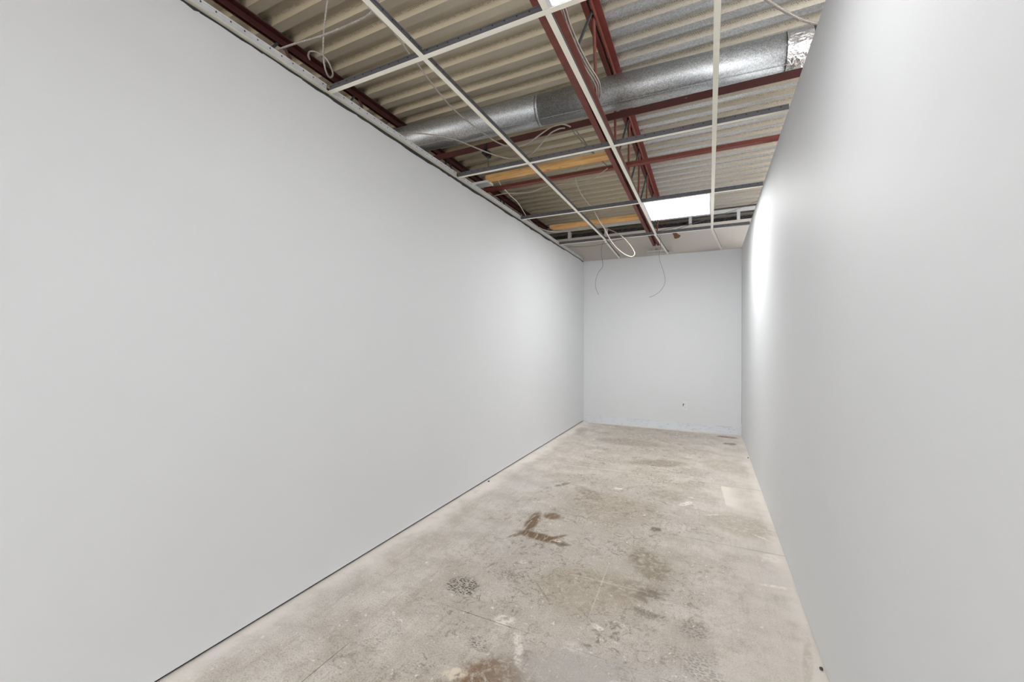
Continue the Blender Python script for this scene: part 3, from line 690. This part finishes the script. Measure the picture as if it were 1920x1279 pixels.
cable('wire', PATH['wireR1'], 0.0028, 'grey_wire', 'thin dark tie wire rising to the right past the stud, the upper one', 'wire')
cable('wire', PATH['wireR2'], 0.0028, 'grey_wire', 'thin dark tie wire rising to the right stud, the lower one', 'wire')
cable('wire', PATH['wireV'], 0.0022, 'mc', 'short hanger wire beside the far light, rising from the fourth crossing bar', 'wire')
cable('electric_cable', [(-0.640, 2.9, 2.70), (-0.650, 3.4, 2.70), (-0.657, 4.0, 2.70), (-0.665, 4.6, 2.70), (-0.675, 5.2, 2.70), (-0.69, 6.2, 2.70)], 0.0035, 'white_cable', 'white cable lying in the gap of the middle joist bottom chord', 'cable')
cable('hose', [(-0.80, 3.10, 3.03), (-0.77, 3.27, 2.93), (-0.75, 3.33, 2.86), (-0.76, 3.31, 2.80), (-0.80, 3.23, 2.76)], 0.011, 'rod', 'dark grey curved hose hanging beside the middle joist behind the second crossing bar', 'hose')

# ================================================================== outlet
t = thing('wall_outlet', 'white double power outlet low on the back wall', 'outlet', (-0.311, YB, 0.288))
x0, x1, z0, z1 = -0.343, -0.279, 0.290, 0.414
bm = bmesh.new(); box(bm, x0, x1, YB-0.006, YB, z0, z1); bmesh.ops.bevel(bm, geom=[e for e in bm.edges if e.verts[0].co.y < YB-0.003 and e.verts[1].co.y < YB-0.003], offset=0.002, segments=2, affect='EDGES')
part('cover_plate', bm, 'plastic', t)
for zc in (0.3745, 0.3295):
    bm = bmesh.new(); box(bm, -0.327, -0.293, YB-0.0085, YB-0.0055, zc-0.0175, zc+0.0175)
    rc = part('receptacle', bm, 'plastic', t)
    for (sx, sz, w_, h_) in ((-0.317, 0.0, 0.002, 0.009), (-0.305, 0.0, 0.002, 0.009), (-0.310, -0.010, 0.004, 0.004)):
        bm = bmesh.new(); box(bm, sx-w_/2, sx+w_/2, YB-0.0092, YB-0.0084, zc+sz, zc+sz+h_)
        rel(bm, t.location); link_mesh('slot', bm, 'slot', rc)
bm = bmesh.new(); box(bm, -0.339, -0.330, YB-0.0095, YB-0.0056, 0.345, 0.383); box(bm, -0.330, -0.326, YB-0.0095, YB-0.0056, 0.368, 0.383)
part('dark_gap', bm, 'slot', t)

# ================================================================== crumbs of debris on the floor
def crumb(x, y, s, seed, label):
    rg = random.Random(seed); bm = bmesh.new()
    bmesh.ops.create_icosphere(bm, subdivisions=2, radius=s)
    for v in bm.verts:
        v.co *= rg.uniform(0.75, 1.2); v.co.z *= 0.6; v.co.y *= 1.3
    lo = min(v.co.z for v in bm.verts)
    for v in bm.verts: v.co.z -= lo
    tag(link_mesh('plaster_chip', bm, 'track', None, (x, y, 0.0)), label, 'chip', 'dark chips along the walls')
crumb(-1.780, 3.22, 0.008, 1, 'dark plaster chip on the floor against the left wall')
crumb(0.390, 1.935, 0.0065, 2, 'dark plaster chip by the right wall, nearest the camera')
crumb(0.386, 5.15, 0.007, 3, 'dark plaster chip by the right wall, near the back of the room')
